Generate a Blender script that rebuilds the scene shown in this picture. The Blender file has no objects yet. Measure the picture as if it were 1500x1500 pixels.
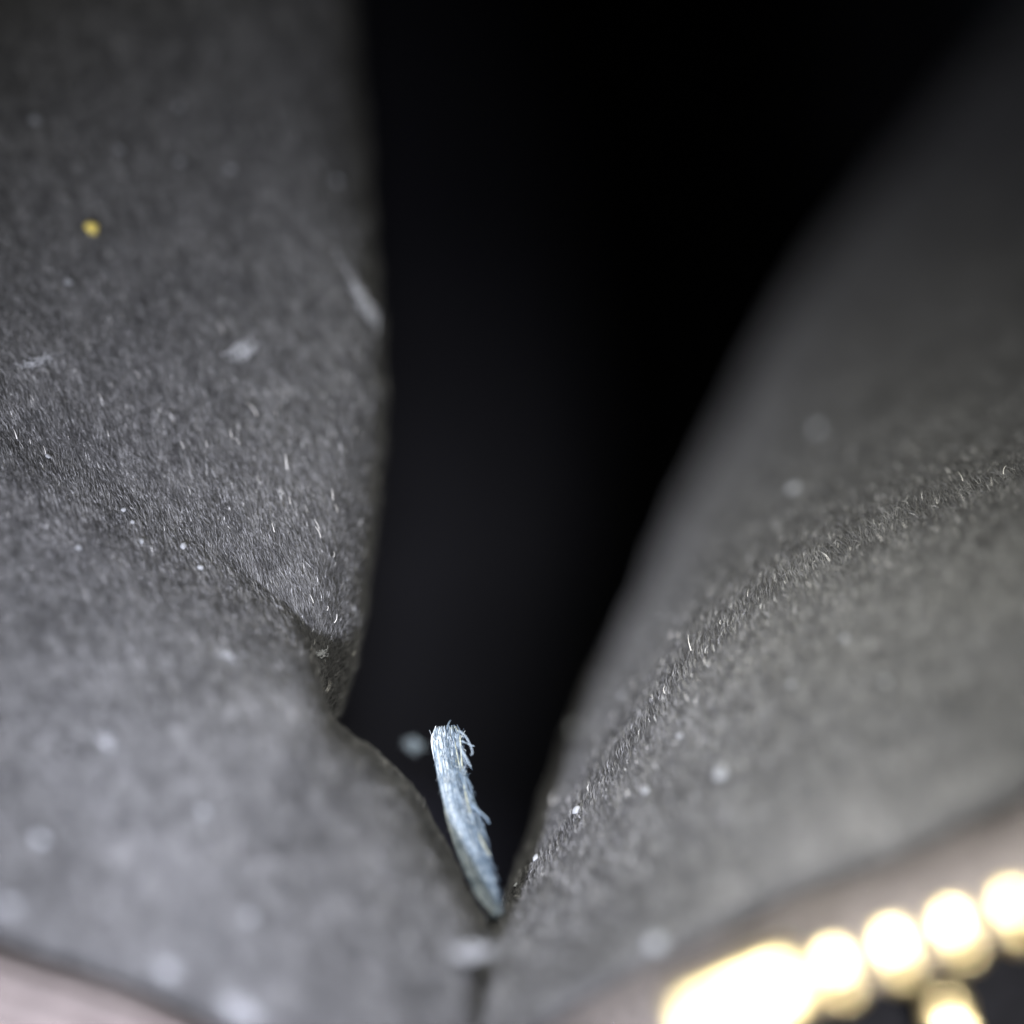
import bpy, bmesh, math, random
import numpy as np
from mathutils import Vector, Matrix, noise
from mathutils.bvhtree import BVHTree

random.seed(7)
rng = np.random.default_rng(7)
C = bpy.context.scene.collection
sc = bpy.context.scene
MM = 0.001

# ------------------------------------------------------------------ camera
H = 350.0                      # camera height in mm above the bottom of the bag
DF = 80.0                      # focus distance, mm
K = 45.0 / DF / 1500.0         # mm per photo pixel per mm of distance
cam_d = bpy.data.cameras.new('camera')
cam = bpy.data.objects.new('camera', cam_d)
C.objects.link(cam)
cam.location = (0, 0, H * MM)
cam_d.sensor_width = 36
cam_d.lens = 64
cam_d.clip_start = 0.004
cam_d.clip_end = 10
cam_d.dof.use_dof = True
cam_d.dof.focus_distance = DF * MM
cam_d.dof.aperture_fstop = 6.8
cam_d.dof.aperture_blades = 0
sc.camera = cam

# ------------------------------------------------------------------ world, lamps, exposure
w = bpy.data.worlds.new('World')
sc.world = w
w.use_nodes = True
w.node_tree.nodes['Background'].inputs[0].default_value = (0.5, 0.6, 0.8, 1)
w.node_tree.nodes['Background'].inputs[1].default_value = 0.004
sc.view_settings.view_transform = 'Standard'
sc.view_settings.look = 'None'
sc.view_settings.exposure = 0.0
sc.view_settings.gamma = 1.0

def area_lamp(name, x, y, d, tx, ty, td, power, color, size=6.0, spread=180):
    l = bpy.data.lights.new(name, 'AREA')
    l.shape = 'DISK'
    l.size = size * MM
    l.energy = power
    l.color = color
    l.spread = math.radians(spread)
    o = bpy.data.objects.new(name, l)
    C.objects.link(o)
    o.location = (x * MM, y * MM, (H - d) * MM)
    t = Vector((tx * MM, ty * MM, (H - td) * MM))
    o.rotation_euler = (t - o.location).to_track_quat('-Z', 'Y').to_euler()
    return o

area_lamp('led_or_fill_lamp', -26, -26, 10, -12, -20, 76, 0.0256, (0.845, 0.86, 1.0), spread=60)
area_lamp('led_or_fill_lamp', 0, 20, 8, 0, -20, 76, 0.0122, (1.0, 0.985, 0.95), spread=115)
area_lamp('led_or_fill_lamp', 6, 19, 8, 13, -9, 90, 0.0042, (1.0, 0.98, 0.85), spread=46)  # extra warm lamp added to lift the right panel
area_lamp('led_or_fill_lamp', 9, -3, 3, 16, -20.5, 63, 0.0047, (1.0, 0.98, 0.95), size=5, spread=22)  # narrow lamp added to make the gold teeth flare

# ------------------------------------------------------------------ helpers
def P(u, v, d):
    """photo pixel and distance -> mm"""
    return np.stack([(np.asarray(u) - 750.0) * K * d, (750.0 - np.asarray(v)) * K * d, H - np.asarray(d) + 0 * np.asarray(u)], -1)

def catmull(pts, n):
    pts = np.asarray(pts, float)
    m = len(pts)
    if m == 2:
        t = np.linspace(0, 1, n)[:, None]
        return pts[0] * (1 - t.reshape((-1,) + (1,) * (pts.ndim - 1))) + pts[1] * t.reshape((-1,) + (1,) * (pts.ndim - 1))
    ext = np.concatenate([[2 * pts[0] - pts[1]], pts, [2 * pts[-1] - pts[-2]]])
    x = np.linspace(0, m - 1, n) if np.isscalar(n) else np.asarray(n) * (m - 1)
    i = np.clip(np.floor(x).astype(int), 0, m - 2)
    t = (x - i).reshape((-1,) + (1,) * (pts.ndim - 1))
    p0, p1, p2, p3 = ext[i], ext[i + 1], ext[i + 2], ext[i + 3]
    return 0.5 * (2 * p1 + (p2 - p0) * t + (2 * p0 - 5 * p1 + 4 * p2 - p3) * t ** 2 + (3 * p1 - p0 - 3 * p2 + p3) * t ** 3)

def vnoise(p, s, seed=0.0):
    """cheap smooth vector-free noise: sum of sines, p (...,3)"""
    r = np.random.default_rng(int(seed * 100) + 3)
    out = np.zeros(p.shape[:-1])
    for k in range(9):
        a = r.normal(size=3); a /= np.linalg.norm(a)
        f = s * (0.6 + 1.3 * r.random())
        out += np.sin((p @ a) * f + r.random() * 6.283)
    return out / 3.0

def lattice(p, cell, seed):
    """isotropic value noise in about -1..1; p (n,3) mm"""
    x = p / cell + seed * 17.31
    i = np.floor(x).astype(np.int64); f = x - i
    f = f * f * (3 - 2 * f)
    out = np.zeros(len(p))
    for a in (0, 1):
        for b in (0, 1):
            for c in (0, 1):
                h = (i[:, 0] + a) * 73856093 ^ (i[:, 1] + b) * 19349663 ^ (i[:, 2] + c) * 83492791 ^ (seed * 2654435)
                h = (h ^ (h >> 13)) * 1274126177
                v = ((h ^ (h >> 16)) & 0xffff) / 32767.5 - 1
                out += v * np.where(a, f[:, 0], 1 - f[:, 0]) * np.where(b, f[:, 1], 1 - f[:, 1]) * np.where(c, f[:, 2], 1 - f[:, 2])
    return out

def loft(curves, nt, nq, roll=None, skirt=None, roll_end=None, rough=0.12, seed=1):
    """grid (nq,nt,3) of mm through pixel/depth curves; roll = (depth, width px) per control point"""
    net = np.stack([catmull(c, nt) for c in curves])            # (nc,nt,3)
    q = np.linspace(0, 1, nq) ** 1.6
    g = catmull(net, q)                                          # (nq,nt,3)
    jit = 2.2 * vnoise(np.stack([g[0, :, 0], g[0, :, 1], 0 * g[0, :, 0]], -1), 0.06, seed)
    inward = g[nq // 3, :, :2] - g[0, :, :2]
    inward /= np.linalg.norm(inward, axis=1, keepdims=True) + 1e-9
    seg = np.linalg.norm(np.diff(g[:, :, :2], axis=0), axis=2)
    dist = np.concatenate([np.zeros((1, nt)), np.cumsum(seg, 0)])
    g[:, :, :2] += inward[None] * (jit * np.exp(-dist / 40.0))[:, :, None]
    if roll is not None:
        r = catmull(np.asarray(roll, float), nt)
        x = np.clip(dist / np.maximum(r[:, 1], 5), 0, 1)
        g[:, :, 2] += r[:, 0] * (1 - np.sqrt(np.clip(1 - (1 - x) ** 2, 0, 1)))
    if roll_end is not None:
        de = dist[-1][None] - dist
        x = np.clip(de / roll_end[1], 0, 1)
        g[:, :, 2] += roll_end[0] * (1 - np.sqrt(np.clip(1 - (1 - x) ** 2, 0, 1)))
    p = P(g[:, :, 0], g[:, :, 1], g[:, :, 2])
    p[..., 2] += rough * (0.5 * vnoise(p, 0.9, seed)) + 0.30 * vnoise(p, 0.35, seed + 2)
    if skirt:
        rows = []
        for dd, sh in skirt:
            s = g[0].copy()
            s[:, :2] += inward * sh
            s[:, 2] += dd
            rows.append(P(s[:, 0], s[:, 1], s[:, 2]))
        p = np.concatenate([np.stack(rows[::-1]), p])
    return p

def link(name, me, mat, parent=None, smooth=True):
    o = bpy.data.objects.new(name, me)
    C.objects.link(o)
    if mat is not None:
        me.materials.append(mat)
    if smooth:
        me.polygons.foreach_set('use_smooth', [True] * len(me.polygons))
    if parent is not None:
        o.parent = parent
    return o

def grid_mesh(name, p):
    nq, nt = p.shape[:2]
    idx = np.arange(nq * nt).reshape(nq, nt)
    f = np.stack([idx[:-1, :-1], idx[:-1, 1:], idx[1:, 1:], idx[1:, :-1]], -1).reshape(-1, 4)
    v = p.reshape(-1, 3) * MM
    # make the faces look up towards the camera
    a = np.cross(v[f[:, 1]] - v[f[:, 0]], v[f[:, 2]] - v[f[:, 0]])
    toc = np.array([0, 0, H * MM]) - v[f[:, 0]]
    if np.sign((a * toc).sum(1)).sum() < 0:
        f = f[:, ::-1]
    me = bpy.data.meshes.new(name)
    me.vertices.add(len(v)); me.vertices.foreach_set('co', v.ravel())
    me.loops.add(f.size); me.loops.foreach_set('vertex_index', f.ravel().astype(np.int32))
    me.polygons.add(len(f)); me.polygons.foreach_set('loop_start', np.arange(0, f.size, 4, dtype=np.int32))
    me.update(); me.validate()
    return me

def tri_mesh(name, v, f, tone=None):
    me = bpy.data.meshes.new(name)
    me.vertices.add(len(v)); me.vertices.foreach_set('co', np.ascontiguousarray(v, np.float32).ravel())
    me.loops.add(f.size); me.loops.foreach_set('vertex_index', f.ravel().astype(np.int32))
    me.polygons.add(len(f)); me.polygons.foreach_set('loop_start', np.arange(0, f.size, f.shape[1], dtype=np.int32))
    me.update()
    if tone is not None:
        at = me.attributes.new('tone', 'FLOAT', 'POINT')
        at.data.foreach_set('value', np.ascontiguousarray(tone, np.float32))
    return me

def thick(o, t):
    m = o.modifiers.new('thickness', 'SOLIDIFY')
    m.thickness = t * MM
    m.offset = -1
    return o

def thing(name, label, cat, loc=(0, 0, 0), group=None):
    o = bpy.data.objects.new(name, None)
    C.objects.link(o)
    o.empty_display_size = 0.002
    o.location = loc
    return tag(o, label, cat, group)

def tag(o, label, cat, group=None):
    o['label'] = label; o['category'] = cat
    if group: o['group'] = group
    return o

# ------------------------------------------------------------------ materials
def mat_new(name):
    m = bpy.data.materials.new(name)
    m.use_nodes = True
    nt = m.node_tree
    return m, nt, nt.nodes['Principled BSDF']

def ramp(nt, src, stops):
    r = nt.nodes.new('ShaderNodeValToRGB')
    e = r.color_ramp.elements
    while len(e) < len(stops): e.new(0.5)
    for k, (p, c) in enumerate(stops):
        e[k].position = p; e[k].color = (*c, 1)
    nt.links.new(src, r.inputs[0])
    return r.outputs[0]

def noise_tex(nt, scale, detail=4, rough=0.6):
    tc = nt.nodes.new('ShaderNodeTexCoord')
    n = nt.nodes.new('ShaderNodeTexNoise')
    n.inputs['Scale'].default_value = scale
    n.inputs['Detail'].default_value = detail
    n.inputs['Roughness'].default_value = rough
    nt.links.new(tc.outputs['Object'], n.inputs['Vector'])
    return n.outputs['Fac']

def mat_suede(name, lo, hi, scale=900):
    m, nt, b = mat_new(name)
    f = noise_tex(nt, scale)
    nt.links.new(ramp(nt, f, [(0.3, lo), (0.7, hi)]), b.inputs['Base Color'])
    b.inputs['Roughness'].default_value = 0.95
    b.inputs['Specular IOR Level'].default_value = 0.15
    f2 = noise_tex(nt, 3500, 3)
    bp = nt.nodes.new('ShaderNodeBump')
    bp.inputs['Strength'].default_value = 0.5
    bp.inputs['Distance'].default_value = 0.0002
    nt.links.new(f2, bp.inputs['Height'])
    nt.links.new(bp.outputs[0], b.inputs['Normal'])
    return m

def mat_tone(name, stops, rough=0.6, spec=0.3):
    """colour of each fibre from its own tone: random dye plus painted glints and side light"""
    m, nt, b = mat_new(name)
    a = nt.nodes.new('ShaderNodeAttribute')
    a.attribute_name = 'tone'
    nt.links.new(ramp(nt, a.outputs['Fac'], stops), b.inputs['Base Color'])
    b.inputs['Roughness'].default_value = rough
    b.inputs['Specular IOR Level'].default_value = spec
    return m

def mat_plain(name, col, rough, metal=0.0, spec=0.5, var=0.15, scale=1500):
    m, nt, b = mat_new(name)
    f = noise_tex(nt, scale)
    lo = tuple(c * (1 - var) for c in col); hi = tuple(min(1, c * (1 + var)) for c in col)
    nt.links.new(ramp(nt, f, [(0.3, lo), (0.7, hi)]), b.inputs['Base Color'])
    b.inputs['Roughness'].default_value = rough
    b.inputs['Metallic'].default_value = metal
    b.inputs['Specular IOR Level'].default_value = spec
    return m

M_base = mat_suede('black_suede', (0.055, 0.055, 0.056), (0.11, 0.11, 0.112))
M_shaded_lining = mat_suede('shaded_lining', (0.042, 0.043, 0.060), (0.058, 0.059, 0.082))  # darker, bluer copy of the lining; cavity shade put into the colour
M_pile = mat_tone('suede_pile', [(0.0, (0.045, 0.045, 0.046)), (0.5, (0.10, 0.10, 0.101)), (0.93, (0.18, 0.18, 0.18)), (1.0, (0.55, 0.55, 0.54))], 0.45, 0.5)
M_glint = mat_plain('glint_pale_hair', (0.85, 0.83, 0.78), 0.3, 0, 0.8)  # near-white colour carries the glint of the hairs
M_tape = mat_plain('taupe_zipper_tape', (0.165, 0.148, 0.142), 0.9, 0, 0.2, 0.25, 1200)
M_tape_b = mat_plain('beige_zipper_tape', (0.158, 0.136, 0.129), 0.9, 0, 0.2, 0.3, 1200)
M_gold = mat_plain('gold_plated_metal', (0.95, 0.78, 0.42), 0.45, 1.0, 0.5, 0.06, 900)
M_black_shade = mat_plain('black_shade', (0.004, 0.004, 0.005), 0.7, 0, 0.1, 0.3)  # near black, stands in for shade in zipper gap and on floor
M_lint = mat_plain('pale_lint', (0.27, 0.28, 0.29), 0.9, 0, 0.2, 0.25, 6000)
M_yellow = mat_plain('yellow_crumb', (0.85, 0.68, 0.17), 0.7, 0, 0.3, 0.2, 8000)
M_thread = mat_tone('blue_grey_thread', [(0.0, (0.025, 0.042, 0.065)), (0.35, (0.11, 0.155, 0.20)), (0.6, (0.25, 0.305, 0.35)), (0.92, (0.50, 0.55, 0.575)), (1.0, (0.42, 0.43, 0.32))], 0.5, 0.4)

# ------------------------------------------------------------------ the bag: lining sheets
bag = thing('handbag', 'open handbag with dark grey suede lining and gold zipper teeth at its edge', 'handbag', (0, 0, 0))

# upper left fold of the lining
def d_A(u, v):
    g = v - (650 + 0.48 * u)
    return np.where(g < 0, 80 - 0.0120 * g + 1.0e-6 * g * g, 80 - 0.003 * g)
edgeA = [(505, -220), (508, -110), (514, 0), (528, 150), (541, 300), (549, 420), (558, 500), (562, 570), (556, 680), (545, 790), (531, 900), (510, 1000), (488, 1060), (450, 1150), (400, 1260)]
def colA(x):
    out = []
    for (u, v) in edgeA:
        uu = -320 + (u + 320) * x
        out.append((uu, v, float(d_A(uu, v))))
    return out
rollA = [(7, 130)] * 4 + [(5, 95), (4, 60), (3.5, 50), (4, 60), (5, 75), (5, 80), (5, 80), (4, 70), (4, 60), (4, 60), (4, 60)]
SK = [(7, 3), (14, 12), (26, 40), (45, 90)]
gA = loft([colA(1), colA(0.66), colA(0.33), colA(0)], 280, 170, rollA, SK, seed=1)

# lower left panel, nearer to the lens
def d_B(u, v):
    g = v - (650 + 0.48 * u)
    return 80 - 0.0165 * g - 2.0 * np.exp(-((u - 430) ** 2 + (v - 1100) ** 2) / 210.0 ** 2) - 2.2 * np.exp(-((u - 455) ** 2 + (v - 985) ** 2) / 120.0 ** 2)
Bc = [((-320, 470), (-320, 850), (-320, 1240)), ((0, 560), (0, 1000), (0, 1376)), ((190, 655), (120, 1080), (120, 1418)),
      ((325, 738), (230, 1120), (230, 1460)), ((412, 832), (320, 1150), (330, 1508)), ((456, 948), (400, 1200), (430, 1548)),
      ((486, 1052), (460, 1250), (500, 1580)), ((582, 1133), (530, 1300), (560, 1606)), ((640, 1220), (590, 1350), (600, 1625)),
      ((680, 1300), (625, 1410), (630, 1645)), ((709, 1365), (650, 1450), (650, 1665)), ((699, 1430), (662, 1500), (660, 1685)),
      ((697, 1550), (668, 1600), (668, 1705)), ((697, 1720), (680, 1722), (675, 1735))]
curvB = [[(*r[k], float(d_B(*r[k]))) for r in Bc] for k in range(3)]
rollB = [(0.3, 260), (0.3, 240), (0.3, 220), (1.3, 270), (3.6, 240), (5.0, 190), (4.2, 140), (3.5, 110), (3.5, 100), (3, 60), (3, 50), (3, 34), (3, 28), (3, 20)]
gB = loft(curvB, 280, 160, rollB, SK, (0.7, 45), seed=4)

# right panel, running away steeply to the upper right
Rc = [(697, 1720, 67), (698, 1550, 70.5), (705, 1430, 73.5), (720, 1357, 75.8), (745, 1300, 78), (772, 1225, 81), (805, 1110, 85), (850, 985, 90),
      (900, 865, 95), (960, 745, 100), (1025, 640, 106), (1100, 510, 112), (1180, 390, 119), (1280, 265, 127), (1400, 120, 136), (1520, -20, 144), (1660, -180, 152)]
Rm = [(715, 1720, 66.5), (725, 1560, 69.5), (738, 1450, 73), (758, 1395, 75), (790, 1330, 77), (830, 1250, 78.6), (880, 1160, 79.7), (935, 1075, 80),
      (1000, 985, 80), (1060, 925, 80), (1130, 868, 80), (1210, 815, 80), (1290, 770, 80), (1370, 730, 80), (1460, 700, 80), (1560, 660, 80), (1690, 610, 80)]
Rf = [(732, 1720, 66), (758, 1580, 68), (775, 1530, 69), (800, 1500, 69.5), (850, 1468, 69.5), (915, 1432, 69.5), (985, 1398, 69.3), (1050, 1368, 69),
      (1110, 1340, 69), (1170, 1312, 68.8), (1230, 1289, 68.6), (1290, 1266, 68.4), (1350, 1241, 68.2), (1410, 1214, 68), (1480, 1183, 67.8), (1560, 1143, 67.5), (1690, 1080, 67)]
rollR = [(3, 20), (3, 24), (3, 30), (3, 40), (5, 60), (7, 75), (10, 90), (12, 110), (13, 125), (14, 135), (14, 150), (15, 165), (16, 190), (16, 205), (16, 220), (16, 220), (16, 220)]
Rc = [(u + 46 * max(0.0, 1 - abs(v - 840) / 440) + 16 * min(1.0, max(0.0, (720 - v) / 300)), v, d if d < 80 else 80 + (d - 80) * 0.85) for (u, v, d) in Rc]
gR = loft([Rc, Rm, Rf], 320, 190, rollR, [(6, 8), (14, 34), (26, 80), (46, 150)], (1.3, 40), seed=8)

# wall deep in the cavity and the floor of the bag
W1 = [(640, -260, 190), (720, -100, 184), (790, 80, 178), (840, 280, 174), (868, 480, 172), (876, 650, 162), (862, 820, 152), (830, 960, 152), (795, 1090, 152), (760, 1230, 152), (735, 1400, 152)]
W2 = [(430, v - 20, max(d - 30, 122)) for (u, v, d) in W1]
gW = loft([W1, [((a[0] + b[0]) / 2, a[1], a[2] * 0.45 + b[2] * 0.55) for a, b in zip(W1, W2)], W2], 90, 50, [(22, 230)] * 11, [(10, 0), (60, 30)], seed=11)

sheets = {}
def sheet(name, g, mat, t, label=None):
    o = link(name, grid_mesh(name, g), mat, bag)
    thick(o, t)
    if label: o['label'] = label
    sheets[name + str(len(sheets))] = g
    return o
foldA = sheet('lining_fold', gA, M_base, 0.9, 'upper left fold of grey suede lining with a sharp right edge')
panB = sheet('lining_panel', gB, M_base, 0.9, 'brighter lower left lining panel close to the lens')
panR = sheet('lining_panel', gR, M_base, 0.9, 'right lining panel sloping away into the dark')
wall = sheet('lining_wall', gW, M_shaded_lining, 1.2, 'unlit back wall of the lining deep inside the gap')
# floor of the bag, far below
fl = []
xs = np.linspace(-90, 90, 40); ys = np.linspace(-90, 110, 40)
X, Y = np.meshgrid(xs, ys, indexing='ij')
gF = np.stack([X, Y, 12 + 3 * np.sin(X / 17) * np.cos(Y / 23)], -1)
flo = link('bag_floor', grid_mesh('bag_floor', gF), M_black_shade, bag)  # floor coloured near black in place of deep shade
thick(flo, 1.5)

# ------------------------------------------------------------------ suede pile
LEAN = np.array([-0.36, 0.90, 0.05])
def pile(parent, g, n, skip, seed, lo=0.22, hi=0.50):
    r = np.random.default_rng(seed)
    nq, nt = g.shape[:2]
    # density even in the picture plane: sample in proportion to projected cell area
    d = H - g[..., 2]
    uv = g[..., :2] / d[..., None]
    e1 = uv[1:, :-1] - uv[:-1, :-1]; e2 = uv[:-1, 1:] - uv[:-1, :-1]
    area = np.abs(e1[..., 0] * e2[..., 1] - e1[..., 1] * e2[..., 0]) + 1e-9
    cu = uv[:-1, :-1]
    lim = 0.5 * 45 / 80 * 1.12
    area[(np.abs(cu[..., 0]) > lim) | (np.abs(cu[..., 1]) > lim)] = 0
    w3 = np.linalg.norm(np.cross(g[1:, :-1] - g[:-1, :-1], g[:-1, 1:] - g[:-1, :-1]), axis=-1) / 5800
    area = area + 0.35 * w3 * (area > 0)
    if skip: area[:skip] = 0
    cdf = np.cumsum(area.ravel()); cdf /= cdf[-1]
    c = np.searchsorted(cdf, r.random(n)); c = np.minimum(c, len(cdf) - 1)
    i, j = c // (nt - 1), c % (nt - 1)
    a, b = r.random(n)[:, None], r.random(n)[:, None]
    p = (g[i, j] * (1 - a) + g[i + 1, j] * a) * (1 - b) + (g[i, j + 1] * (1 - a) + g[i + 1, j + 1] * a) * b
    nrm = np.cross(g[i + 1, j] - g[i, j], g[i, j + 1] - g[i, j])
    nrm /= np.linalg.norm(nrm, axis=1, keepdims=True) + 1e-12
    s = np.sign((nrm * (np.array([0, 0, H]) - p)).sum(1))
    nrm *= np.where(s == 0, 1, s)[:, None]
    # tufts lean together, with patchy changes of nap
    tan = LEAN + 0.22 * np.stack([lattice(p, 0.4, seed + 7 + k) for k in range(3)], -1) + r.normal(size=(n, 3)) * 0.17
    tan -= nrm * (tan * nrm).sum(1)[:, None]
    tan /= np.linalg.norm(tan, axis=1, keepdims=True) + 1e-9
    lift = (0.40 + 0.45 * r.random(n))[:, None]
    dirn = tan + nrm * lift
    dirn /= np.linalg.norm(dirn, axis=1, keepdims=True)
    L = (lo + (hi - lo) * r.random(n) ** 1.5)[:, None]
    side = np.cross(dirn, nrm * 0.6 + r.normal(size=(n, 3)) * 0.5)
    side /= np.linalg.norm(side, axis=1, keepdims=True) + 1e-9
    W = (0.010 + 0.011 * r.random(n))[:, None]
    mid = p + dirn * L * 0.55 + nrm * 0.03
    tip = p + dirn * L + tan * L * 0.15 - nrm * L * 0.06
    p0 = p - nrm * 0.05
    v = np.stack([p0 - side * W, p0 + side * W, mid - side * W * 0.8, mid + side * W * 0.8, tip], 1).reshape(-1, 3) * MM
    k = (np.arange(n) * 5)[:, None]
    f = np.stack([k + [0, 1, 3], k + [0, 3, 2], k + [2, 3, 4]], 1).reshape(-1, 3)
    ln = LEAN / np.linalg.norm(LEAN)
    ps = p - 0.62 * (p @ ln)[:, None] * ln
    tone = np.clip(0.45 + 0.30 * lattice(ps, 0.36, seed) + 0.30 * lattice(ps, 0.2, seed + 1) + 0.12 * lattice(p, 1.7, seed + 2) + 0.12 * r.normal(size=n), 0, 0.9)
    tone[r.random(n) < 0.006 + 0.03 * (lattice(p, 0.5, seed + 3) > 0.5)] = 1.0  # scattered fibres near white: glints put into the tone
    o = link('suede_pile', tri_mesh('suede_pile', v, f, np.repeat(tone, 5)), M_pile, parent, smooth=False)
    o['kind'] = 'stuff'
    return o
pile(foldA, gA, 270000, 3, 21)
pile(panB, gB, 160000, 3, 31)
pile(panR, gR, 280000, 3, 41)

# ------------------------------------------------------------------ zipper: tapes, stop, teeth
zipper = bpy.data.objects.new('zipper', None); C.objects.link(zipper); zipper.parent = bag
def tape(curves, nt, nq, ribs, seed, label, mat):
    g = loft(curves, nt, nq, [(1.2, 30)] * len(curves[0]), None, rough=0.05, seed=seed)
    q = np.linspace(0, 1, nq) ** 1.6
    nt_ = g.shape[1]
    t = np.linspace(0, 1, nt_)
    g[..., 2] += 0.16 * np.sin(q[:, None] * ribs * 6.283) + 0.07 * np.sin(t[None] * 150 * 6.283 + np.sin(q[:, None] * ribs * 6.283) * 1.5)
    o = link('zipper_tape', grid_mesh('zipper_tape', g), mat, zipper)
    thick(o, 0.6)
    o['label'] = label
    return g
t1 = [(u + 2, v + 2, d + 0.1) for (u, v, d) in Rf[2:]]
t2 = [(u + 26, v + 62, d - 2.0) for (u, v, d) in Rf[2:]]
t3 = [(u + 52, v + 128, d - 3.4) for (u, v, d) in Rf[2:]]
gT = tape([t1, t2, t3], 420, 60, 7, 51, 'pinkish grey zipper tape carrying the gold teeth', M_tape)
b1 = [(-320, 1246, 67.5), (0, 1384, 68.2), (120, 1426, 68.4), (230, 1468, 68.6), (330, 1516, 68.6), (430, 1556, 68.6)]
b2 = [(u - 40, v + 110, d - 2.6) for (u, v, d) in b1]
b3 = [(u - 100, v + 260, d - 5) for (u, v, d) in b1]
gTL = tape([b1, b2, b3], 260, 80, 8, 57, 'pinkish beige zipper tape in the lower left corner', M_tape_b)

# near-black sheet standing in for the shade in the zipper gap
lx = [[(u + 40, v + 110, 72) for (u, v, d) in Rf[2:]], [(u + 90, v + 240, 74) for (u, v, d) in Rf[2:]], [(u + 160, v + 420, 76) for (u, v, d) in Rf[2:]]]
lo_ = link('gap_shade_sheet', grid_mesh('gap_shade_sheet', loft(lx, 80, 20, seed=61)), M_black_shade, bag)
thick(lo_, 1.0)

def rounded_box(bm, sx, sy, sz, r, mat4, seg=4):
    bmv = bmesh.ops.create_cube(bm, size=1.0)['verts']
    bmesh.ops.scale(bm, vec=(sx, sy, sz), verts=bmv)
    ed = list({e for v in bmv for e in v.link_edges})
    res = bmesh.ops.bevel(bm, geom=ed, offset=r, segments=seg, profile=0.5, affect='EDGES', clamp_overlap=True)
    vs = list({v for f in res['faces'] for v in f.verts} | {v for v in bmv if v.is_valid})
    bmesh.ops.transform(bm, matrix=mat4, verts=vs)

def px_frame(u, v, d, du, dv):
    """origin and axes on the tape: x along the row of teeth, y across it, z to the lens"""
    o = Vector(P(u, v, d).tolist())
    x = Vector((du, -dv, 0)).normalized()
    z = Vector((-0.12, 0.22, 1)).normalized()
    z = (z - x * z.dot(x)).normalized()
    y = z.cross(x)
    m = Matrix((x, y, z)).transposed().to_4x4()
    m.translation = o
    return m

tb = bmesh.new()     # tooth: two clamp legs over the tape cord, waist, domed head with its nib
rounded_box(tb, 1.12, 1.2, 1.25, 0.5, Matrix.Translation((0, -0.55, 0.1)))
rounded_box(tb, 0.85, 0.95, 0.42, 0.2, Matrix.Translation((0, 0.22, 0.30)))
rounded_box(tb, 0.85, 0.95, 0.4, 0.18, Matrix.Translation((0, 0.22, -0.42)))
bmesh.ops.create_icosphere(tb, subdivisions=2, radius=0.36, matrix=Matrix.Translation((0, -0.75, 0.62)))
bmesh.ops.scale(tb, vec=(MM, MM, MM), verts=tb.verts)
tooth_me = bpy.data.meshes.new('zipper_tooth'); tb.to_mesh(tooth_me); tb.free()
tooth_me.materials.append(M_gold)
tooth_me.polygons.foreach_set('use_smooth', [True] * len(tooth_me.polygons))
def place(name, me, m, parent):
    o = bpy.data.objects.new(name, me); C.objects.link(o); o.parent = parent
    mm = m.copy(); mm.translation = m.translation * MM
    o.matrix_local = mm
    return o
TD = 63.5
for k in range(7):
    u, v = 1224 + 87 * k, 1418 - 29 * k
    place('zipper_tooth', tooth_me, px_frame(u, v, TD, 87, -29), zipper)
for k in range(1):        # the facing row, just entering the frame
    u, v = 1393 + 87 * k, 1502 - 29 * k
    m = px_frame(u, v, TD + 1.0, 87, -29) @ Matrix.Rotation(math.pi, 4, 'Z')
    place('zipper_tooth', tooth_me, m, zipper)
sb = bmesh.new()
rounded_box(sb, 4.9, 2.5, 1.5, 0.7, Matrix.Identity(4), 5)
rounded_box(sb, 3.4, 0.5, 1.9, 0.24, Matrix.Translation((0, 0.2, 0)), 4)
bmesh.ops.scale(sb, vec=(MM, MM, MM), verts=sb.verts)
stop_me = bpy.data.meshes.new('zipper_stop'); sb.to_mesh(stop_me); sb.free()
stop_me.materials.append(M_gold)
stop_me.polygons.foreach_set('use_smooth', [True] * len(stop_me.polygons))
place('zipper_stop', stop_me, px_frame(1084, 1468, TD, 87, -36), zipper)

# ------------------------------------------------------------------ finding the surface under a pixel
def bvh_of(grids):
    vs, fs, off = [], [], 0
    for g in grids:
        nq, nt = g.shape[:2]
        idx = np.arange(nq * nt).reshape(nq, nt) + off
        fs += np.stack([idx[:-1, :-1], idx[:-1, 1:], idx[1:, 1:], idx[1:, :-1]], -1).reshape(-1, 4).tolist()
        vs += g.reshape(-1, 3).tolist(); off += nq * nt
    return BVHTree.FromPolygons(vs, fs)
bvh = bvh_of([gA, gB, gR, gW])
def hit(u, v):
    o = Vector((0, 0, H)); t = Vector(P(u, v, 80.0).tolist())
    loc, n, i, dist = bvh.ray_cast(o, (t - o).normalized())
    if loc is None: return None, None
    if n.dot(o - loc) < 0: n = -n
    return loc, n

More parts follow.
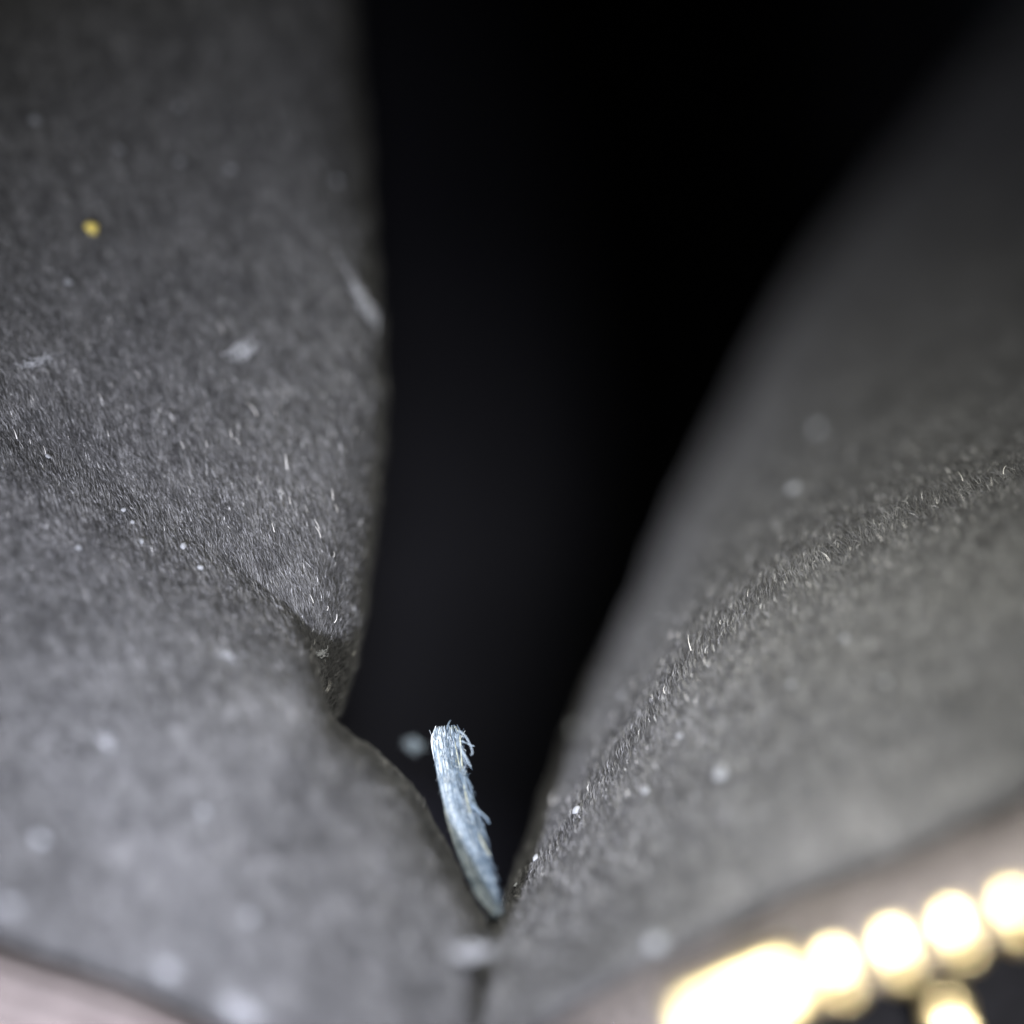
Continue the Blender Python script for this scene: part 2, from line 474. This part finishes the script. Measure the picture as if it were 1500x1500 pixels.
# ------------------------------------------------------------------ stray hairs standing out of the pile, glints put into their pale colour
def tube_pts(pts, rad, sides=5):
    """tapered tube; pts (n,3) mm -> verts, quad faces"""
    pts = np.asarray(pts, float); n = len(pts)
    tg = np.gradient(pts, axis=0); tg /= np.linalg.norm(tg, axis=1, keepdims=True) + 1e-12
    ref = np.array([0.3, 0.2, 0.93])
    a = np.cross(tg, ref); a /= np.linalg.norm(a, axis=1, keepdims=True) + 1e-12
    b = np.cross(tg, a)
    an = np.arange(sides) / sides * 2 * np.pi
    rad = np.broadcast_to(np.asarray(rad, float), (n,))
    v = pts[:, None] + rad[:, None, None] * (np.cos(an)[None, :, None] * a[:, None] + np.sin(an)[None, :, None] * b[:, None])
    idx = np.arange(n * sides).reshape(n, sides)
    f = np.stack([idx[:-1], np.roll(idx[:-1], -1, 1), np.roll(idx[1:], -1, 1), idx[1:]], -1).reshape(-1, 4)
    return v.reshape(-1, 3), f
def hair_mesh(L, bend):
    s = np.linspace(0, 1, 5)
    pts = np.stack([bend * s ** 2, L * s, 0.12 * np.sin(s * 2.6)], -1)
    v, f = tube_pts(pts, 0.021 * (1 - 0.7 * s), 5)
    me = tri_mesh('stray_hair', v * MM, f); me.materials.append(M_glint)
    return me
hairs = [hair_mesh(0.5, 0.1), hair_mesh(0.7, -0.12), hair_mesh(0.38, 0.05)]
glints = [(24, 648, 20), (66, 670, 12), (44, 655, 10), (50, 590, 8), (376, 612, 18), (340, 645, 14), (420, 690, 22), (304, 658, 10), (351, 655, 10), (405, 612, 10),
          (425, 742, 12), (402, 782, 14), (485, 735, 16), (490, 752, 10), (466, 778, 12), (468, 790, 14), (484, 818, 12), (458, 885, 10), (475, 895, 10), (484, 912, 14),
          (470, 1015, 14), (508, 960, 10), (515, 635, 10), (326, 492, 14), (150, 590, 10), (165, 570, 8), (253, 558, 8), (205, 557, 10), (270, 660, 10), (160, 642, 12),
          (1018, 958, 18), (1038, 978, 12), (980, 1020, 14), (1218, 828, 12), (1186, 862, 8), (1190, 866, 8), (1412, 712, 14), (1455, 718, 10), (1472, 702, 16), (1494, 730, 10),
          (1414, 740, 10), (1428, 770, 10), (816, 1182, 18), (824, 1180, 12), (990, 940, 10), (1060, 920, 8), (1100, 880, 8), (1295, 800, 10), (1330, 780, 10), (1000, 938, 10),
          (1250, 812, 8), (880, 1090, 10), (905, 1055, 10), (935, 1010, 10), (1375, 745, 10)]
for (u, v, ln) in glints:
    loc, n = hit(u, v)
    if loc is None: continue
    t = Vector((-0.36 + random.uniform(-.2, .2), 0.9, 0.05))
    t = (t - n * t.dot(n)).normalized()
    y = (t + n * random.uniform(0.2, 0.5)).normalized()
    x = y.cross(n).normalized(); z = x.cross(y)
    m = Matrix((x, y, z)).transposed().to_4x4() @ Matrix.Scale(ln / 17.0, 4)
    m.translation = loc + n * 0.26
    par = foldA
    if u > 720: par = panR
    o = place('stray_hair', random.choice(hairs), m, par)

# ------------------------------------------------------------------ lint and crumbs lying on the lining
def crumb_mesh(name, mat, seed, sub=3, sq=(1, 1, 0.7), amp=0.35):
    bm = bmesh.new()
    bmesh.ops.create_icosphere(bm, subdivisions=sub, radius=1.0)
    for v in bm.verts:
        k = 1 + amp * noise.noise(v.co * 1.3 + Vector((seed * 7.1, 0, 0))) + amp * 0.5 * noise.noise(v.co * 3.1 + Vector((0, seed * 3.3, 0)))
        v.co = Vector((v.co.x * sq[0], v.co.y * sq[1], v.co.z * sq[2])) * k
    me = bpy.data.meshes.new(name); bm.to_mesh(me); bm.free()
    me.materials.append(mat)
    me.polygons.foreach_set('use_smooth', [True] * len(me.polygons))
    return me
def fluff_mesh(name, mat, seed, n=70, elong=1.0):
    """tangle of short curled fibres, about one unit across"""
    r = np.random.default_rng(seed)
    V, F, off = [], [], 0
    for k in range(n):
        c = r.normal(size=3) * np.array([0.42 * elong, 0.3, 0.16])
        d1 = r.normal(size=3); d1[0] *= elong; d1 /= np.linalg.norm(d1)
        d2 = r.normal(size=3); s = np.linspace(-0.5, 0.5, 6)[:, None]
        L = 0.35 + 0.5 * r.random()
        pts = c + d1 * s * L + d2 * (s ** 2) * 0.5 * L
        pts[:, 2] *= 0.6
        v, f = tube_pts(pts, 0.035, 4)
        V.append(v); F.append(f + off); off += len(v)
    me = tri_mesh(name, np.concatenate(V), np.concatenate(F)); me.materials.append(mat)
    return me
def lay(name, me, u, v, size, label, cat, group=None, rot=None, stretch=1.0, lift=0.25):
    loc, n = hit(u, v)
    if loc is None: return None
    d = H - loc.z
    r = size * 0.5 * K * d
    n = n.normalized()
    rot = random.uniform(0, 6.28) if rot is None else rot
    t = Vector((math.cos(rot), math.sin(rot), 0)); t = (t - n * t.dot(n)).normalized()
    b = n.cross(t)
    m = Matrix((t, b, n)).transposed().to_4x4() @ Matrix.Diagonal((r * stretch, r, r, 1)) @ Matrix.Scale(MM, 4)
    o = bpy.data.objects.new(name, me); C.objects.link(o)
    m.translation = (loc + n * (r * lift + 0.16)) * MM
    o.matrix_world = m
    return tag(o, label, cat, group)

yel = crumb_mesh('yellow_crumb', M_yellow, 2.2, 3, (1, 0.8, 0.75), 0.6)
lay('yellow_crumb', yel, 134, 338, 19, 'small bright yellow crumb on the upper left suede fold', 'crumb')
M_fluff = mat_plain('white_fluff', (0.42, 0.43, 0.445), 0.9, 0, 0.2, 0.2, 6000)
flA = fluff_mesh('fluff', M_fluff, 5); flB = fluff_mesh('fluff', M_fluff, 6, 60, 1.6); flC = fluff_mesh('fluff', M_fluff, 9, 40, 1.0)
lay('fluff_tuft', flA, 353, 517, 42, 'pale fluff tuft on the left fold, biggest of the fluff there', 'lint', rot=0.5, stretch=1.2)
lay('fluff_tuft', flB, 57, 532, 24, 'thin slanted streak of pale fluff near the left border of the fold', 'lint', rot=0.45, stretch=1.5)
lay('fluff_tuft', flB, 522, 440, 40, 'soft pale smear of fluff on the right rim of the upper left fold', 'lint', rot=2.0, stretch=1.7)
sm = bpy.data.objects.new('fluff_tuft', flB); C.objects.link(sm)
sm.location = tuple(P(698, 1393, 70.6) * MM)
sm.scale = (0.62 * MM, 0.42 * MM, 0.45 * MM)
tag(sm, 'blurred white fluff lying across the seam at the bottom', 'lint')
lay('fluff_tuft', flC, 160, 1088, 30, 'blurred white fluff on the lower left panel, upright oval', 'lint', rot=2.0, stretch=1.4)
lay('fluff_tuft', flC, 332, 963, 24, 'blurred white fluff left of the dark blue pocket', 'lint', rot=2.5, stretch=1.4)
lay('fluff_tuft', flC, 468, 958, 20, 'bluish fluff inside the dark pocket between fold and panel', 'lint', rot=0.1, stretch=1.4)

cr = [crumb_mesh('lint_speck', M_lint, s + 0.5, 2, (1, 0.8, 0.6), 0.5) for s in range(5)]
G = 'pale lint specks on the lining'
def speck(u, v, s, label):
    if u < 560 and v < 450: s *= 1.15
    lay('lint_speck', random.choice(cr), u, v, s, label, 'lint speck', G)
speck(60, 1232, 20, 'ring shaped pale speck on the lower left panel near the left border')
speck(1060, 1135, 22, 'large blurred pale speck on the middle of the right panel')
speck(1200, 632, 20, 'faint far speck high on the dark slope of the right panel')
speck(1166, 720, 18, 'faint far speck just above the glinting band of the right panel')
speck(848, 1070, 20, 'oval pale speck close to the dark edge of the right panel')
speck(850, 1190, 16, 'pale speck beside two glinting hairs low on the right panel')
speck(965, 1385, 34, 'large dim speck on the right panel above the gold zipper stop')
lay('fluff_tuft', flC, 245, 1425, 34, 'blurred whitish fluff beside the groove at the lower left', 'lint', rot=-0.5, stretch=1.3)
lay('fluff_tuft', flB, 358, 1480, 38, 'blurred white fluff at the bottom border of the left panel, nearest the lens', 'lint', rot=-0.6, stretch=1.2)
lay('fluff_tuft', flC, 14, 1333, 30, 'bluish white fluff at the left border above the beige tape', 'lint', rot=-0.3, stretch=1.5)
for (u, v, sz, lab) in [
        (52, 179, 13, 'pale speck nearest the left border on the dim top of the left fold'),
        (175, 221, 11, 'pale speck up and to the right of the yellow crumb'),
        (262, 158, 11, 'topmost pale speck on the dim left fold'),
        (337, 251, 11, 'pale speck alone in the middle of the dim upper left fold'),
        (490, 268, 10, 'pale speck beside the right rim high on the left fold'),
        (263, 240, 10, 'faint speck halfway between two brighter specks right of the yellow crumb'),
        (100, 415, 12, 'pale speck just below and left of the yellow crumb'),
        (181, 750, 10, 'uppermost of three specks in a short chain below the left glinting band'),
        (194, 768, 8, 'middle of three specks in a short chain below the left glinting band'),
        (207, 796, 9, 'lowest of three specks in a short chain below the left glinting band'),
        (268, 803, 12, 'larger pale speck right of the short chain of three specks'),
        (70, 672, 9, 'pale speck near the left border inside the glinting band'),
        (293, 835, 10, 'pale speck just below the larger speck right of the chain'),
        (115, 805, 9, 'pale speck left of the short chain of three specks'),
        (1240, 938, 12, 'pale speck under the middle of the glinting band on the right panel'),
        (1162, 1005, 9, 'small speck above the large blurred speck of the right panel'),
        (1000, 1080, 10, 'bluish speck up and left of the large blurred speck on the right panel'),
        (950, 1160, 12, 'dim speck left of the large blurred speck on the right panel'),
        (915, 1022, 8, 'tiny speck at the left end of the right panel glinting band'),
        (790, 1260, 12, 'pale speck low on the right panel beside the thread'),
        (760, 1300, 8, 'tiny speck at the lowest edge of the right panel next to the thread foot'),
        (1300, 1003, 12, 'dim speck farthest right on the right panel above the zipper'),
        (735, 1301, 10, 'tiny speck touching the right side of the thread foot'),
        (300, 1190, 14, 'dim blurred speck in the middle of the lower left panel'),
        (365, 1345, 14, 'dim blurred ring in the lower left panel above the bottom fluff')]:
    speck(u, v, sz, lab)

# ------------------------------------------------------------------ frayed blue grey thread
spine = np.array([(654, 1062, 80.0), (657, 1100, 79.8), (665, 1150, 79.1), (677, 1200, 78.5), (692, 1250, 77.9), (709, 1298, 77.3), (727, 1341, 76.7)])
sp = catmull(spine, 40)
spw = P(sp[:, 0], sp[:, 1], sp[:, 2])                  # mm
basep = spw[-1]
thr = thing('frayed_thread', 'short frayed blue grey thread standing up in the gap between the panels', 'thread', tuple(basep * MM))
tgs = np.gradient(spw, axis=0); tgs /= np.linalg.norm(tgs, axis=1, keepdims=True)
wid = np.cross(tgs, [0, 0, 1.0]); wid /= np.linalg.norm(wid, axis=1, keepdims=True)
if wid[0, 0] < 0: wid = -wid
dep = np.cross(tgs, wid)
prof = np.interp(np.linspace(0, 1, 40), [0, 0.08, 0.3, 0.6, 0.85, 1], [0.44, 0.66, 0.58, 0.60, 0.46, 0.03])    # half width mm
def strands(n, seed, side=None, rad=0.035, fray=0.0):
    r = np.random.default_rng(seed)
    V, F, T, off = [], [], [], 0
    for k in range(n):
        a = r.uniform(-1, 1); b = r.uniform(-1, 1) * math.sqrt(max(0, 1 - a * a))
        s0 = abs(r.normal(0.0, 0.05)) if r.random() < 0.5 else r.uniform(0, 0.7)
        s1 = min(1, s0 + r.uniform(0.25, 0.75))
        s = np.linspace(s0, s1, 14)
        x = s * 39
        def at(arr): return np.stack([np.interp(x, np.arange(40), arr[:, c]) for c in range(3)], -1)
        hw = np.interp(x, np.arange(40), prof)
        tw = a + 0.12 * np.sin(s * 9 + r.random() * 6) + (s - s0) * r.normal(0.12, 0.16)
        pts = at(spw) + at(wid) * (tw * hw)[:, None] + at(dep) * (b * 0.42 * hw + 0.03 * np.sin(s * 25 + k))[:, None]
        if a > 0.45 and r.random() < 0.4:       # frayed ends on the right flank
            e = np.clip((s - s0) / (s1 - s0), 0, 1) ** 5
            pts += at(wid) * (e * r.uniform(0.05, 0.28))[:, None]
        v, f = tube_pts(pts, rad * (0.7 + 0.6 * r.random()) * (1 - 0.55 * np.abs(np.linspace(-1, 1, 14)) ** 4), 5)
        tone = np.clip(0.40 - 0.40 * a + r.normal(0, 0.30), 0.02, 0.93)  # left strands paler, right darker: side light put into the tone
        if s0 < 0.22 and a > 0.3 and r.random() < 0.07: tone = 1.0
        V.append(v); F.append(f + off); off += len(v); T.append(np.full(len(v), tone))
    return np.concatenate(V), np.concatenate(F), np.concatenate(T)
v, f, t = strands(460, 3, rad=0.027)
core = link('thread_strands', tri_mesh('thread_strands', (v - basep) * MM, f, t), M_thread, thr)
core['kind'] = 'stuff'
FRONT = 1.0 if dep[20, 2] > 0 else -1.0      # flank of the thread turned to the lens
def fuzz(n, seed):
    r = np.random.default_rng(seed)
    V, F, T, off = [], [], [], 0
    for k in range(n):
        i = int(r.integers(3, 39)); th = r.normal(0, 1.0) if r.random() < 0.5 else r.uniform(0.3, np.pi - 0.5) * FRONT
        n0 = wid[i] * math.cos(th) + dep[i] * math.sin(th) * 0.5
        p0 = spw[i] + (wid[i] * math.cos(th) + dep[i] * 0.46 * math.sin(th)) * prof[i]
        d = tgs[i] * r.choice([-1, 1, 1]) + wid[i] * r.normal(0, 0.35) + n0 * r.uniform(0.05, 0.4)
        d /= np.linalg.norm(d); L = r.uniform(0.10, 0.38)
        s = np.linspace(0, 1, 5)[:, None]
        pts = p0 + d * s * L + r.normal(size=3) * 0.08 * s ** 2
        v, f = tube_pts(pts, 0.014 * np.linspace(1, 0.5, 5), 4)
        V.append(v); F.append(f + off); off += len(v)
        T.append(np.full(len(v), np.clip(0.42 - 0.16 * math.cos(th) + r.normal(0, 0.30), 0.02, 0.95)))  # same painted side light on the fuzz
    return np.concatenate(V), np.concatenate(F), np.concatenate(T)
v, f, t = fuzz(1700, 12)
fz = link('thread_fuzz', tri_mesh('thread_fuzz', (v - basep) * MM, f, t), M_thread, thr)
fz['kind'] = 'stuff'
def fibre(pix, rad, tone):
    c = catmull(np.array(pix, float), 10)
    pts = P(c[:, 0], c[:, 1], c[:, 2])
    v, f = tube_pts(pts, rad * np.linspace(1, 0.6, 10), 5)
    link('loose_fibre', tri_mesh('loose_fibre', (v - basep) * MM, f, np.full(len(v), tone)), M_thread, thr)
fibre([(690, 1180, 78.5), (704, 1190, 78.3), (712, 1198, 78.2), (717, 1206, 78.3)], 0.056, 0.36)
fibre([(688, 1172, 78.5), (700, 1186, 78.2), (715, 1200, 78.1)], 0.037, 0.45)
fibre([(672, 1070, 79.1), (683, 1080, 79.0), (692, 1100, 78.9), (690, 1106, 78.9)], 0.036, 0.60)
fibre([(672, 1090, 79.1), (682, 1108, 78.9), (690, 1124, 78.8)], 0.043, 0.54)
fibre([(668, 1075, 78.9), (676, 1100, 78.6), (684, 1120, 78.5)], 0.037, 0.60)
fibre([(655, 1068, 79.3), (657, 1060, 79.3), (660, 1055, 79.4)], 0.031, 0.42)
fibre([(676, 1085, 79.3), (686, 1090, 79.3), (695, 1093, 79.3)], 0.037, 0.48)
fibre([(708, 1250, 78.1), (716, 1262, 78.0), (724, 1274, 78.0)], 0.031, 0.30)
fibre([(712, 1265, 78.1), (720, 1282, 77.9), (725, 1290, 77.9)], 0.031, 0.27)
fibre([(722, 1310, 77.5), (728, 1325, 77.3), (733, 1336, 77.2)], 0.031, 0.30)
fibre([(684, 1140, 78.7), (690, 1152, 78.6), (691, 1164, 78.6)], 0.031, 0.36)
# small blurred flock left of the thread's top, hanging on the dark wall
M_blue = mat_plain('bluish_fluff', (0.55, 0.66, 0.80), 0.9, 0, 0.2, 0.15, 6000)
o = bpy.data.objects.new('fluff_tuft', fluff_mesh('fluff', M_blue, 14, 60, 1.0)); C.objects.link(o)
pp = P(607, 1092, 86.0)
o.location = tuple(pp * MM)
o.scale = (0.55 * MM, 0.5 * MM, 0.5 * MM)
tag(o, 'dim blurred fluff in the dark just left of the thread top', 'lint')
